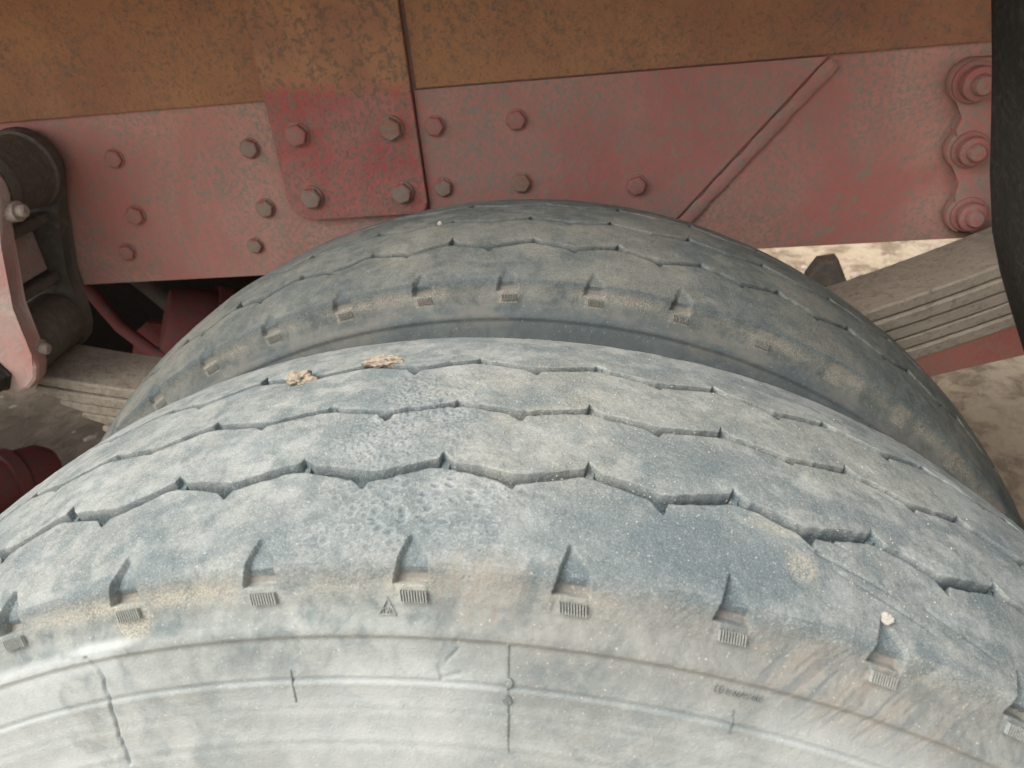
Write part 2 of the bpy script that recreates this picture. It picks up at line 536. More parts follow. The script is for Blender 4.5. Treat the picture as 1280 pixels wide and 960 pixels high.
# hex bolts ----------------------------------------------------------------
def hex_mesh(name, rr, h, dome=.3):
    bm = bmesh.new()
    k = 24
    prof = [(0.0, 1.10), (-.0018, 1.10), (-.0022, .98)]
    # flange then hex head
    rings = []
    for a, s in prof:
        rings.append([bm.verts.new((rr * s * math.cos(2 * math.pi * i / k), a, rr * s * math.sin(2 * math.pi * i / k))) for i in range(k)])
    def hx(t):
        t = (t + math.pi / 6) % (math.pi / 3) - math.pi / 6
        return 0.866 / math.cos(t)
    for a, s in ((-.0023, .98), (-h * .8, .98), (-h * .96, .88), (-h, .66)):
        ring = []
        for i in range(k):
            t = 2 * math.pi * i / k
            q = hx(t) * s if s > .9 else (hx(t) * s * .6 + .95 * s * .4 * .93)
            ring.append(bm.verts.new((rr * q * math.cos(t), a, rr * q * math.sin(t))))
        rings.append(ring)
    for a in range(len(rings) - 1):
        for i in range(k):
            j = (i + 1) % k
            bm.faces.new((rings[a][i], rings[a][j], rings[a + 1][j], rings[a + 1][i]))
    bm.faces.new(rings[-1])
    bm.faces.new(rings[0])
    return bm_mesh(name, bm, True, 34)
bolt_mats = [M_bolt,
             red_mat('bolt_paint_grimy', 0.8, (4.2, 0, 7.3), filmamt=0.4, film=(0.32, 0.175, 0.14), red=(0.34, 0.09, 0.08), speck=0.7),
             red_mat('bolt_paint_rusty', 0.6, (8.2, 0, 2.3), filmamt=0.5, film=(0.33, 0.18, 0.12), red=(0.33, 0.11, 0.08), speck=0.8)]
hex_meshes = []
for i_, (r_h, h_h) in enumerate(((.0118, .0085), (.0114, .0078), (.0120, .0090))):
    hm = hex_mesh('bolt', r_h, h_h)
    hm.materials.append(bolt_mats[i_])
    hex_meshes.append(hm)
def put_bolt(parent, x, z, y, s=1.0):
    o = obj('bolt', random.choice(hex_meshes), parent, (x, y, z))
    o.rotation_euler = (random.uniform(-.05, .05), random.uniform(0, 1.05), random.uniform(-.05, .05))
    o.scale = (s, s * random.uniform(.85, 1.1), s)
    return o
for x, z, s in ((-0.4903, 1.0597, .95), (-0.4867, 0.9887, 1), (-0.5142, 0.9417, .9), (-0.3162, 1.06, 1), (-0.3149, 0.9872, 1), (-0.3406, 0.9403, .85)):
    put_bolt(rail, x, z, YF + .0002, s)
for x, z, s in ((-0.2495, 1.0736, 1.12), (-0.1373, 1.0727, 1.1), (-0.2479, 0.9999, 1.15), (-0.1364, 0.9985, 1.12)):
    put_bolt(plate, x, z, YF - .0128, s)
for x, z, s in ((-0.0885, 1.0705, .95), (-0.0880, 0.9999, .95), (0.0055, 1.0706, .95), (0.0048, 0.9995, .95), (0.1381, 0.9880, .95)):
    put_bolt(over, x, z, YF - .0058, s)

# right spring hanger: cast plate with lobes round its bolts
bolts_r = [(0.4840, 1.0755), (0.4925, 1.0060), (0.5040, 0.9338)]
pts = []
lob = .0235
for (bx, bz), (a0, a1) in zip(bolts_r, ((100, 235), (125, 235), (125, 250))):
    for i in range(9):
        t = rad(a0 + (a1 - a0) * i / 8)
        pts.append((bx + lob * math.cos(t), bz + lob * math.sin(t)))
    pts.append((bx - .004 + .0035, bz - .0355))
pts = pts[:-1] + [(0.56, 0.903), (0.66, 0.86), (0.66, 1.096), (0.56, 1.096)]
bm = bmesh.new()
prism_y(bm, pts, YF - .016, YF - .0006, .004)
hang = obj('spring_hanger', bm_mesh('spring_hanger', bm, True, 40), truck, mat=M_hang, label='cast red spring hanger with wavy edge and three big bolts')
bm = bmesh.new()
box(bm, 0.66, 0.80, .45, YF - .0006, .84, 1.06, .008)
obj('hanger_box', bm_mesh('hanger_box', bm), hang, mat=M_hang)
bm = bmesh.new()
lathe(bm, [(0.0, .0195), (-.0035, .0195), (-.005, .018), (-.005, .0152), (-.009, .0158), (-.0145, .0150), (-.0165, .0125), (-.0166, .0098), (-.021, .0094), (-.0235, .0075), (-.024, .004)], 24)
nutm = bm_mesh('flange_nut', bm, True, 40)
nutm.materials.append(M_bolt)
for k, (bx, bz) in enumerate(bolts_r):
    o = obj('flange_nut', nutm, hang, (bx, YF - .016, bz))
    o.rotation_euler = (0, k, 0)
    if k == 0:
        o.scale = (1.12, 1.25, 1.12)

# leaf spring --------------------------------------------------------------
A_ = np.array([[x * x, x, 1] for x in (-.614, -.49, .384, .498)])
ca, cb, cc = np.linalg.lstsq(A_, np.array([.830, .800, .871, .911]), rcond=None)[0]
SY0, SY1 = .458, .548
spring = D.objects.new('leaf_spring', None)
col.objects.link(spring)
spring.parent = truck
spring['label'] = 'dusty pale leaf spring behind the inner tyre'
ends = [(-.640, .80), (-.612, .78), (-.585, .73), (-.560, .68), (-.535, .66), (-.43, .34), (-.36, .30)]
TH = .0142
for k, (xa, xb) in enumerate(ends):
    bm = bmesh.new()
    N = 44
    rings = []
    for i in range(N + 1):
        x = xa + (xb - xa) * i / N
        sl = 2 * ca * x + cb
        nrm = Vector((-sl, 0, 1)).normalized()
        base = Vector((x, 0, ca * x * x + cb * x + cc)) - nrm * (k * (TH + .0006))
        jy = .0028 * math.sin(k * 2.7 + 1)
        q = []
        taper = 1.0
        if k > 0:
            d_end = min(x - xa, xb - x)
            taper = .55 + .45 * min(1, d_end / .03)
        for (yy, hh) in ((SY0 + .002, 0), (SY0, -.002), (SY0, -TH * taper + .002), (SY0 + .002, -TH * taper), (SY1 - .002, -TH * taper), (SY1, -TH * taper + .002), (SY1, -.002), (SY1 - .002, 0)):
            p = base + nrm * hh
            q.append(bm.verts.new((p.x, yy + jy, p.z)))
        rings.append(q)
    for i in range(N):
        for j in range(8):
            bm.faces.new((rings[i][j], rings[i][(j + 1) % 8], rings[i + 1][(j + 1) % 8], rings[i + 1][j]))
    bm.faces.new(rings[0]); bm.faces.new(rings[-1])
    obj('leaf', bm_mesh('leaf', bm), spring, mat=M_spring)
bm = bmesh.new()
prism_y(bm, [(.338, .82), (.334, .872), (.346, .891), (.366, .893), (.378, .866), (.378, .82)], .5485, .574, .004)
obj('spring_clip', bm_mesh('spring_clip', bm), spring, mat=M_clip)
# spring eye round the lower shackle pin
EX, EZ = -.622, .866
bm = bmesh.new()
lathe(bm, [(SY0, .030), (SY0, .036), (SY0 + .003, .038), (SY1 - .003, .038), (SY1, .036), (SY1, .030)], 32)
eye = obj('spring_eye', bm_mesh('spring_eye', bm, True, 40), spring, (EX, 0, EZ), M_clip)

# shackle -------------------------------------------------------------------
sh = D.objects.new('spring_shackle', None)
col.objects.link(sh)
sh.parent = truck
sh['label'] = 'grimy cast shackle with pinch bolts holding the spring end'
UX, UZ = -.585, 1.062
def shackle_plate(dx=0.0):
    pts = []
    for i in range(11):
        t = rad(150 - 160 * i / 10)
        pts.append((UX + .046 * math.cos(t) + dx, UZ + .046 * math.sin(t)))
    pts += [(-.560 + dx, 1.00), (-.582 + dx, .93)]
    for i in range(9):
        t = rad(10 - 190 * i / 8)
        pts.append((EX + .044 * math.cos(t) + dx, EZ - .004 + .044 * math.sin(t)))
    pts += [(-.678 + dx, .93), (-.65 + dx, 1.01)]
    return pts
for y0, y1, mt, lb in ((.432, .4555, M_pink, 'faded pink near plate of the shackle'), (.551, .572, M_clip, None)):
    bm = bmesh.new()
    prism_y(bm, shackle_plate(-.002 if y0 < .5 else -.011), y0, y1, .005)
    obj('shackle_plate', bm_mesh('shackle_plate', bm), sh, mat=mt, label=lb)
bm = bmesh.new()
lathe(bm, [(.4556, .034), (.457, .044), (.468, .046), (.471, .043), (.535, .043), (.538, .046), (.5505, .044), (.5508, .034)], 36)
obj('upper_bush', bm_mesh('upper_bush', bm, True, 35), sh, (UX, 0, UZ), M_clip)
bm = bmesh.new()
box(bm, -.660, -.625, .4556, .5508, .93, 1.01, .004)
box(bm, -.634, -.580, .4556, .5508, .995, 1.010, .004)
box(bm, -.634, -.598, .4556, .5508, .918, .932, .004)
obj('web', bm_mesh('web', bm), sh, mat=M_clip)
bm = bmesh.new()
box(bm, -.6245, -.61, .456, .55, .934, .993, .003)
obj('web_panel', bm_mesh('web_panel', bm), sh, mat=M_pink)
bm = bmesh.new()
lathe(bm, [(-.02, .0065), (.0, .0065), (.0, .0115), (.002, .012), (.013, .0115), (.0135, .0075), (.020, .0072), (.022, .005)], 12, 'x')
pinm = bm_mesh('pinch_bolt', bm, True, 38)
pinm.materials.append(M_nut)
obj('pinch_bolt', pinm, sh, (-.552, .452, 1.036))
obj('pinch_bolt', pinm, sh, (-.594, .452, .870)).rotation_euler = (.3, 0.12, 0)
bm = bmesh.new()
lathe(bm, [(.0, .0235), (-.004, .0235), (-.005, .021), (-.016, .020), (-.018, .017), (-.018, .011), (-.024, .0105), (-.026, .008)], 6, 'y')
obj('pin_nut', bm_mesh('pin_nut', bm), sh, (-.640, .432, .846), M_flap)

# mud flap right ------------------------------------------------------------
fl = [(.4350, 1.33), (.4387, 1.1623), (.4480, 1.11), (.4568, 1.0607), (.4665, 1.01), (.4789, .9522), (.4930, .912), (.5109, .8735), (.5366, .817), (.575, .75), (.62, .68), (.66, .60)]
bm = bmesh.new()
fy = np.linspace(.02, .45, 9)
ra, rb = [], []
for i, (x, z) in enumerate(fl):
    ra.append([bm.verts.new((x + .003 * math.sin(9 * y + i) * (1 if j < 8 else 0), y + (.002 * math.sin(i * 1.9) if j == 8 else 0), z)) for j, y in enumerate(fy)])
    rb.append([bm.verts.new((x + .010 + .003 * math.sin(9 * y + i), y + (.002 * math.sin(i * 1.9) if j == 8 else 0), z)) for j, y in enumerate(fy)])
for i in range(len(fl) - 1):
    for j in range(8):
        bm.faces.new((ra[i][j], ra[i][j + 1], ra[i + 1][j + 1], ra[i + 1][j]))
        bm.faces.new((rb[i][j + 1], rb[i][j], rb[i + 1][j], rb[i + 1][j + 1]))
    bm.faces.new((ra[i][8], rb[i][8], rb[i + 1][8], ra[i + 1][8]))
    bm.faces.new((rb[i][0], ra[i][0], ra[i + 1][0], rb[i + 1][0]))
for R0 in (0, -1):
    for j in range(8):
        bm.faces.new((ra[R0][j], rb[R0][j], rb[R0][j + 1], ra[R0][j + 1]))
obj('mud_flap', bm_mesh('mud_flap', bm, True, 40), truck, mat=M_flap, label='black scuffed rubber mud flap at the right edge')

# axle, red bar, brake chambers, added dark cylinder, unseen body floor ----------------------------
bm = bmesh.new()
lathe(bm, [(.30, .07), (.55, .075), (.75, .085), (.85, .17), (.97, .21), (1.09, .17), (1.19, .085), (1.39, .075), (1.64, .07)], 28)
obj('axle', bm_mesh('axle', bm, True, 40), truck, (0, 0, .52), M_under)
bm = bmesh.new()
prism_y(bm, [(.36, .545), (.80, .655), (.86, .72), (.80, .745), (.36, .63)], .78, .80, .003)
obj('radius_rod', bm_mesh('radius_rod', bm), truck, mat=M_bar, label='clean red bar below the leaf spring at right')
def chamber(name, loc, rr, ln, rot, parent=truck, label=None):
    bm = bmesh.new()
    lathe(bm, [(-ln * .5, rr * .35), (-ln * .5, rr * .75), (-ln * .42, rr * .9), (-ln * .08, rr * .97), (-ln * .07, rr * 1.1), (ln * .05, rr * 1.1), (ln * .06, rr * .95), (ln * .35, rr * .85), (ln * .46, rr * .6), (ln * .5, rr * .2)], 28, 'x')
    o = obj(name, bm_mesh(name, bm, True, 35), parent, loc, M_under, label)
    o.rotation_euler = rot
    return o
chamber('brake_chamber', (-.560, .82, .720), .066, .17, (0, .45, .5))
chamber('brake_chamber', (-1.13, .86, .385), .060, .20, (0, .2, 1.2))
bm = bmesh.new()
tube(bm, [(-.82, .80, .90), (-.775, .80, .835), (-.75, .80, .80), (-.715, .79, .745), (-.665, .78, .70), (-.60, .78, .67), (-.45, .80, .64), (-.2, .8, .58)], .011, 10)
obj('brake_pipe', bm_mesh('brake_pipe', bm, True, 50), truck, mat=M_under)
bm = bmesh.new()
tube(bm, [(-.80, .90, .90), (-.74, .90, .80), (-.68, .87, .765), (-.62, .86, .70), (-.55, .86, .66)], .014, 10)
obj('air_hose', bm_mesh('air_hose', bm, True, 50), truck, mat=M_clip)
bm = bmesh.new()
prism_y(bm, [(-.78, .60), (-.60, .60), (-.58, .70), (-.64, .715), (-.70, .73), (-.73, .71)], .84, .86, .003)
obj('brake_bracket', bm_mesh('brake_bracket', bm), truck, mat=M_under)
bm = bmesh.new()
lathe(bm, [(-4.2, .12), (-4.2, .28), (-4.17, .32), (-.53, .32), (-.50, .28), (-.50, .12)], 36, 'x')
obj('shade_cylinder', bm_mesh('shade_cylinder', bm, True, 40), truck, (0, 1.52, .66), M_black)  # black cylinder added to darken the gap and shade the ground
bm = bmesh.new()
box(bm, -.05, .05, YF + .08, 1.28, .93, 1.15, .004)
cme = bm_mesh('crossmember', bm)
obj('crossmember', cme, truck, (-.85, 0, 0), M_black)
bm = bmesh.new()
box(bm, -4.5, 2.2, .24, 1.70, 1.332, 1.40, .004)
obj('unseen_body_floor', bm_mesh('unseen_body_floor', bm), truck, mat=M_brown)  # out of view; extents set for the shade it casts

# ------------------------------------------------------------------ tyres
RT = .52
PIT = 0.067379 / RT
# outer half profile (y, r) from crown to bead, with moulded ledges
PROF = np.array([(-.1034, .5060), (-.1049, .5040), (-.1060, .5012), (-.1072, .4978), (-.1085, .4952), (-.1112, .4895), (-.1145, .4850), (-.1168, .4826), (-.1184, .4806), (-.1186, .4788),
                 (-.1196, .4762), (-.1222, .4695), (-.1248, .4632), (-.1258, .4605), (-.1272, .4540), (-.1290, .4490), (-.1300, .4440), (-.1315, .4370), (-.1336, .4327), (-.1350, .4270), (-.1385, .4130),
                 (-.1415, .3980), (-.1425, .3850), (-.1415, .3600), (-.1330, .3250), (-.1180, .2900), (-.1120, .2800)])
_ps = np.concatenate([[0], np.cumsum(np.hypot(*np.diff(PROF, axis=0).T))])
def prof_at(s):
    return np.interp(s, _ps, PROF[:, 0]), np.interp(s, _ps, PROF[:, 1])
def crown(y):
    return RT - .014 * (y / .1034) ** 2
def s_of_r(r):
    return float(np.interp(-r, -PROF[:, 1], _ps))

UE = np.array([(-.035, 5.0), (-.016, 5.5), (-.002, 13.0), (.006, 12.8), (.060, 5.2), (.105, 2.2), (.20, 1.4), (.38, -1.6), (.50, -3.6), (.58, -2.8), (.965, 5.0)])
LE = np.array([(-.05, -.6), (.05, -.8), (.12, -2.2), (.38, -7.0), (.41, -7.6), (.498, -13.5), (.512, -13.2), (.54, -8.4), (.60, -7.6), (.95, -.6)])

def make_tyre(label, y0, th0, tips, gy, amps, seed, step, smul, vis, front, mat):
    arr = []
    fine_ = np.arange(-vis[0], vis[0], step / RT)
    m1 = np.arange(vis[0], vis[1], 2 * step / RT)
    c1 = np.linspace(vis[1], 2 * math.pi - vis[1], 90)
    th = np.concatenate([-m1[::-1][:-1] if False else (-m1[::-1]), fine_, m1, c1[1:-1]])
    th = np.unique(np.round(th, 7))
    nth = len(th)
    wrapped = th.copy()
    th = np.where(th > math.pi, th - 2 * math.pi, th)
    ph = (th - th0) / PIT                      # pitch phase of the shoulder slots
    u = th * RT
    rng = np.random.RandomState(seed)
    jit = rng.uniform(-1, 1, (8, 80))
    lines_y, lines_r, lines_h, lines_s, kind = [], [], [], [], []
    zero = np.zeros(nth)
    def add(y, r, h, s, k):
        lines_y.append(y + zero); lines_r.append(r + zero); lines_h.append(h + zero); lines_s.append(s + zero); kind.append(k)
    # outer sidewall, bead -> shoulder edge
    sb = s_of_r(.40)
    nA = [np.linspace(_ps[-1], sb, 12)[:-1], np.linspace(sb, .034, int(80 / smul))[:-1], np.linspace(.034, 0.0, int(64 / smul))[:-1]]
    for s in np.concatenate(nA):
        yy, rr = prof_at(s)
        add(yy, rr, 0, s, 0)
    # groove edges
    E = []
    for g in range(3):
        q = (ph - tips[g])
        cell = np.floor(q + .5).astype(int)
        t = q - np.floor(q)
        tt = np.where(t > .965, t - 1, t)
        ci = np.clip(np.floor(q).astype(int) + 40, 0, 79)
        ue = np.interp(tt, UE[:, 0], UE[:, 1])
        tl = np.where(t > .95, t - 1, t)
        le = np.interp(tl, LE[:, 0], LE[:, 1])
        spike = np.where(ue > 5.6, ue - 5.4, 0) * (.65 + .45 * jit[g, np.clip(cell + 40, 0, 79)])
        ue = np.minimum(ue, 5.4) + np.maximum(spike, 0)
        notch = np.where(le < -8, le + 8, 0) * (.95 + .4 * jit[g + 3, ci])
        le = np.maximum(le, -8) + np.minimum(notch, 0)
        wob = (vnoise(u * 55 + 30 * g, zero, seed + g) - .5) * 1.6 + (vnoise(u * 260 + 30 * g, zero, seed + g + 9) - .5) * .7
        wob2 = (vnoise(u * 90 + 30 * g, zero + 5, seed + g) - .5) * 1.3 + (vnoise(u * 320 + 3 * g, zero + 3, seed + g + 5) - .5) * .6
        closed = sst(.6, .85, vnoise(u * 16 + 11 * g, zero + 2, seed + 31)) * (.8 if g == 1 else 0)
        lo_ = gy[g] + (le * amps[g] + wob - (.35 if front else .2)) * .001
        up_ = gy[g] + (ue * amps[g] + wob2 + (.3 if front else .1)) * .001 - closed * .001
        up_ = np.maximum(up_, lo_ + .0008)
        E.append((lo_, up_, ue, le))
    depth = .0105 if front else .0085
    ribs_n = [int(x / smul) for x in (64, 58, 52, 44)]
    prev = -.1034 + zero
    for k in range(4):
        nxt = E[k][0] if k < 3 else (.1034 + zero)
        n_ = ribs_n[k]
        fr = np.linspace(0, 1, n_)
        for i, f in enumerate(fr):
            y = prev + (nxt - prev) * f
            hh = 0.0
            if (i == 0 and k > 0) or (i == n_ - 1 and k < 3):
                hh = -.0004
            add(y, crown(y), hh, -(y + .1034), k + 1)
        if k < 3:
            lo_, up_, ue, le = E[k]
            wd = np.minimum(.0007, (up_ - lo_) * .25)
            dsp = np.where(ue > 5.8, .0042, depth)
            dnt = np.where(le < -8.5, .0048, depth)
            for (yy, dd) in ((lo_ + wd * .5, dnt * .55), (lo_ + wd, dnt), (lo_ * .6 + up_ * .4, np.minimum(dnt, dsp) + .0008), (up_ - wd, dsp), (up_ - wd * .5, dsp * .55)):
                dd = np.minimum(dd, (up_ - lo_) * 2.2 + .0016)
                add(yy, crown(yy), -dd, -(yy + .1034), 9 + k)
            prev = up_
    # inner sidewall
    for s in np.concatenate([np.linspace(.003, .04, 9), np.linspace(.05, _ps[-1], 14)]):
        yy, rr = prof_at(s)
        add(-yy, rr, 0, -.2068 - s, 20)
    Y = np.array(lines_y); Rr = np.array(lines_r); Hh = np.array(lines_h); S = np.array(lines_s)
    kind = np.array(kind)
    nv = len(kind)
    Uu = np.broadcast_to(u, (nv, nth)); PH = np.broadcast_to(ph, (nv, nth)); TT = np.broadcast_to(th, (nv, nth))
    tread = ((kind >= 1) & (kind <= 12))[:, None]
    ribm = ((kind >= 1) & (kind <= 4))[:, None]
    outer = (S > -.16)
    # ---- relief
    uu, ss = Uu * 1.0, S * 1.0
    H = Hh.copy()
    H += (fbm(uu * 22 + 3, ss * 22 + 8, seed + 1, 3) - .5) * .0016 * ribm
    H += (fbm(uu * 130, ss * 130 + 4, seed + 2, 3) - .5) * np.where(S > .03, .00012, .0004)
    H += (vnoise(uu * 420, ss * 420, seed + 3) - .5) * .00022 * (1 - .6 * (S > 0.03))
    # slots in the shoulder
    cell = np.floor(PH + .5)
    q = (PH - cell) * PIT * RT * 1000              # mm from the apex
    cj = np.clip(cell.astype(int) + 40, 0, 79)
    sm = S * 1000
    wl = jit[6][cj]; wr = jit[7][cj]
    top = -12.8 + 1.2 * wl
    f1 = np.clip((sm - top) / 11.5, 0, 1)
    left = -(.4 + 3.2 * f1 + .25 * np.clip(sm, 0, 9))
    right = .4 + 8.6 * f1 ** 1.1 + .1 * np.clip(sm, 0, 9)
    ins = sst(-.15, .55, q - left) * sst(-.15, .55, right - q) * sst(-.2, .5, sm - top)
    fl_ = np.interp(sm.ravel(), [-14, -12, -4, 0, 4, 7.6, 8.6, 9.2, 15.5, 16.3, 30], [1.4, 1.9, 2.8, 4.0, 4.8, 4.2, 3.4, .2, .2, 0, 0]).reshape(sm.shape)
    slot = fl_ * ins * (1.25 + .35 * wr)
    nearS = (sm > -15) & (sm < 18) & outer
    if not front:
        slot = slot * .62 * sst(3.4, 1.4, PH)
    H -= np.where(nearS, slot * .001, 0)
    # pad under each slot stands slightly proud
    pad = sst(-.2, .5, q + 3.4) * sst(-.2, .5, 9.0 - q) * sst(8.6, 9.4, sm) * sst(16.4, 15.6, sm)
    H += np.where(nearS, pad * (.0004 if front else .0001), 0)
    slotdirt = np.where(nearS, ins * sst(6.5, 2.0, sm) * .75, 0)
    slotbox = np.where(nearS, ins * sst(2.0, 5.0, sm) * sst(9.0, 7.5, sm) * .8, 0)
    # moulded rings on the sidewall (depths in mm at arc lengths)
    s_led, s_lin, s_s1, s_s2 = (s_of_r(x) for x in (.4797, .4624, .449, .4327))
    side = (S > .018)
    ring = .0011 * np.exp(-((S - s_led + .0032) / .0028) ** 2) - .0005 * np.exp(-((S - s_led - .0014) / .0019) ** 2)
    ring += -.0011 * np.exp(-((S - s_lin) / .0007) ** 2) + .0003 * np.exp(-((S - s_lin - .002) / .0012) ** 2)
    ring += -.0005 * np.exp(-((S - s_s1) / .0015) ** 2) - .0006 * np.exp(-((S - s_s2) / .0016) ** 2) + .0006 * np.exp(-((S - s_s2 + .004) / .003) ** 2)
    H += np.where(side, ring * .7, 0)
    tan = np.zeros_like(H); blue = np.zeros_like(H); stain = np.zeros_like(H); white = np.zeros_like(H)
    nz = fbm(uu * 45, ss * 45, seed + 11, 4) - .5
    nz2 = fbm(uu * 14 + 5, ss * 14, seed + 12, 4) - .5
    def blob(p0, y_, rp, ry, soft=.35, nzamp=1.2, P=PH, yv=None):
        """pitch phase / lateral metres"""
        yv_ = Y if yv is None else yv
        d = np.hypot((P - p0) / rp, (yv_ - y_) / ry) + nz * nzamp + nz2 * .6
        return sst(1 + soft, 1 - soft, d)
    # band of tan dust right under the shoulder edge
    edge = np.exp(-((sm - 9.5) / 4.5) ** 2)
    if front:
        amt = sst(.42, .62, fbm(uu * 26, zero + 3, seed + 5, 3) + .08)
        tan = np.maximum(tan, edge * (.35 + .65 * amt) * sst(.30, .55, nz + .5) * sst(1.6, .9, PH) * sst(-3.2, -2.2, PH) * .95)
        # blue worn band just at the edge
        blue = np.maximum(blue, np.exp(-((sm - 1.8) / 3.2) ** 2) * sst(.30, .60, nz + nz2 + .5) * .55)
        # clean rubber patches
        blue = np.maximum(blue, blob(1.85, -.082, .75, .022, .6, 1.3) * .80)
        blue = np.maximum(blue, blob(1.30, -.083, .50, .014, .5, 1.4) * .6)
        blue = np.maximum(blue, blob(1.75, -.024, .42, .014, .7, 1.6) * .6)
        blue = np.maximum(blue, blob(-.15, -.078, .45, .018, .7, 2.2) * .35)
        blue = np.maximum(blue, blob(-.35, .010, .40, .022, .7, 2.2) * .25)
        blue = np.maximum(blue, blob(.45, .052, 2.0, .004, .5, 1.0) * .3)
        # tan dust over the middle of the tread
        tan = np.maximum(tan, blob(.85, .012, 1.2, .050, .6, 1.4) * .55 * sst(-.15, .25, nz + .1))
        tan = np.maximum(tan, blob(2.6, .02, 1.5, .035, .6, 1.4) * .35)
        tan = np.maximum(tan, blob(.85, -.045, .55, .012, .5, 1.6) * .4)
        tan = np.maximum(tan, blob(2.50, -.0775, .10, .008, .5, 1.0) * .9)
        tan = np.maximum(tan, blob(2.40, -.060, .22, .005, .5, 1.2) * .7)
        tan = np.maximum(tan, blob(-1.95, -.1105, .14, .004, .4, .8) * .9)
        # brown smears on the buttress, right of centre
        d_ = sst(.1, .9, PH) * sst(5.2, 3.2, PH) * sst(4, 9, sm) * sst(52, 26, sm - 4.0 * (PH - 1.5))
        dg = vnoise((uu + S * .8) * 170, (S - uu * .5) * 30, seed + 41)
        stain = np.maximum(stain, d_ * sst(60, 30, sm) * sst(.32, .62, nz2 + nz * .7 + .5) * (.45 + .55 * sst(.3, .7, dg)))
        stain = np.maximum(stain, blob(.46, -.108, .26, .008, .5, 1.0) * .75 * (.4 + .6 * sst(.35, .6, vnoise(uu * 420, ss * 40, 3))))
        scr = sst(.60, .76, vnoise((uu + S * .75) * 480, (S - uu * .6) * 40, seed + 44)) * sst(.35, .6, nz2 + .5 * nz + .5) * d_
        stain = np.maximum(stain * .8, d_ * .35)
        blue = np.maximum(blue, scr * .9)
        smr = sst(.55, .75, vnoise(uu * 300 + S * 60, S * 26, seed + 46)) * blob(.52, -.1045, .30, .0075, .5, 1.0)
        blue = np.maximum(blue, smr * .75)
        H -= scr * .00012
        # pale splashes low left
        white = np.maximum(white, sst(.0, .16, nz2 + .5 * nz + .22 * (-PH - 2.45) + .18 * sst(20, 30, sm) - .05) * sst(22, 28, sm) * .55)
        white = np.maximum(white, blob(-2.25, -.1155, .22, .0016, .6, 1.2) * .6)
        white = np.maximum(white, sst(24, 52, sm) * .55 * sst(.15, .6, nz2 + .5))
        smg = sst(.55, .68, fbm(uu * 42 + 9, ss * 60 + 2, seed + 81, 5)) * ribm
        blue = np.maximum(blue, smg * .45)
        dst = sst(.57, .70, fbm(uu * 45 + 1, ss * 75 + 6, seed + 85, 5)) * ribm * (1 - np.clip(blue * 1.3, 0, 1))
        white = np.maximum(white, dst * .15)
        # blistered pits
        reg1 = blob(-.05, -.074, .55, .024, .8, 1.8) * ribm
        reg2 = blob(-.28, .000, .42, .040, .9, 1.8) * ribm
        reg3 = blob(.30, -.066, .35, .014, .5, 1.0) * ribm
        d1, r1 = worley(uu * 190 + nz * 2.6, ss * 270 + nz2 * 3, seed + 51)
        d2, r2 = worley(uu * 380 + nz * 1.2, ss * 460, seed + 57)
        rr1 = .20 + .20 * ((r1 * 7.3) % 1.0)
        pit1 = np.exp(-(d1 / rr1) ** 3) * (r1 > .30) * sst(-.35, .05, nz) * np.maximum(reg1, reg3)
        rim1 = np.exp(-((d1 - rr1 * 1.45) / .10) ** 2) * (r1 > .30) * np.maximum(reg1, reg3)
        pit2 = np.exp(-(d2 / .33) ** 3) * (r2 > .28) * reg2
        rim2 = np.exp(-((d2 - .48) / .12) ** 2) * reg2
        white = np.maximum(white, np.maximum(rim1 * .30, rim2 * .30))
        H += rim1 * .00008
        H -= pit1 * .0008 + pit2 * .0007
        H += (reg2 * (fbm(uu * 260, ss * 330, seed + 60, 3) - .5)) * .0012
        H += (np.maximum(reg1, reg3) * (fbm(uu * 200, ss * 240, seed + 61, 3) - .5)) * .0010
        blue = np.maximum(blue, np.clip(pit1 * 1.0, 0, 1) * .95)
        blue = np.maximum(blue, np.clip(pit2 * 1.0, 0, 1) * .95)
        # radial crack
        cr = np.interp(S.ravel(), [s_of_r(x) for x in (.4818, .4717, .4615, .4444, .4319)], [-.2706, -.2616, -.2636, -.2715, -.2726]).reshape(S.shape)
        cr = cr + (vnoise(S * 400, S * 0 + 1, 5) - .5) * .003
        ck = np.exp(-((TT - cr) * RT / .0009) ** 2) * ((S > s_of_r(.482)) & (S < s_of_r(.4315)))
        H -= ck * .0013
        blue = np.maximum(blue, ck * .8)
        # short scratches on the right of the outer rib
        for (p_, yy_, ln, an) in ((2.85, -.073, .30, .006), (3.05, -.083, .35, .008), (2.72, -.058, .12, .003), (3.6, -.085, .25, .006)):
            a_ = (PH - p_) / ln
            k_ = np.exp(-((Y - yy_ + a_ * an) / .0008) ** 2) * sst(1.1, .8, np.abs(a_))
            H -= k_ * .0011 * ribm
            blue = np.maximum(blue, k_ * .5)
        # tick shaped scratch on the sidewall
        for (a, b) in (((.0625, .4683), (.0655, .4640)), ((.0655, .4640), (.082, .4665)), ((.070, .4712), (.079, .4755))):
            pa = np.array([a[0] * RT, s_of_r(a[1])]); pb = np.array([b[0] * RT, s_of_r(b[1])])
            dv = pb - pa; L2 = dv @ dv
            tq = np.clip(((Uu - pa[0]) * dv[0] + (S - pa[1]) * dv[1]) / L2, 0, 1)
            dd = np.hypot(Uu - pa[0] - tq * dv[0], S - pa[1] - tq * dv[1])
            k_ = np.exp(-(dd / .0007) ** 2) * (S > 0.01)
            H -= k_ * .0006
            blue = np.maximum(blue, k_ * .45)
    else:
        amt = sst(.40, .60, fbm(uu * 26, zero + 3, seed + 5, 3) + .05)
        tan = np.maximum(tan, edge * (.3 + .7 * amt) * sst(.25, .5, nz + .5) * .9)
        tan = np.maximum(tan, sst(.5, .62, nz2 + .5) * .4 * ribm)
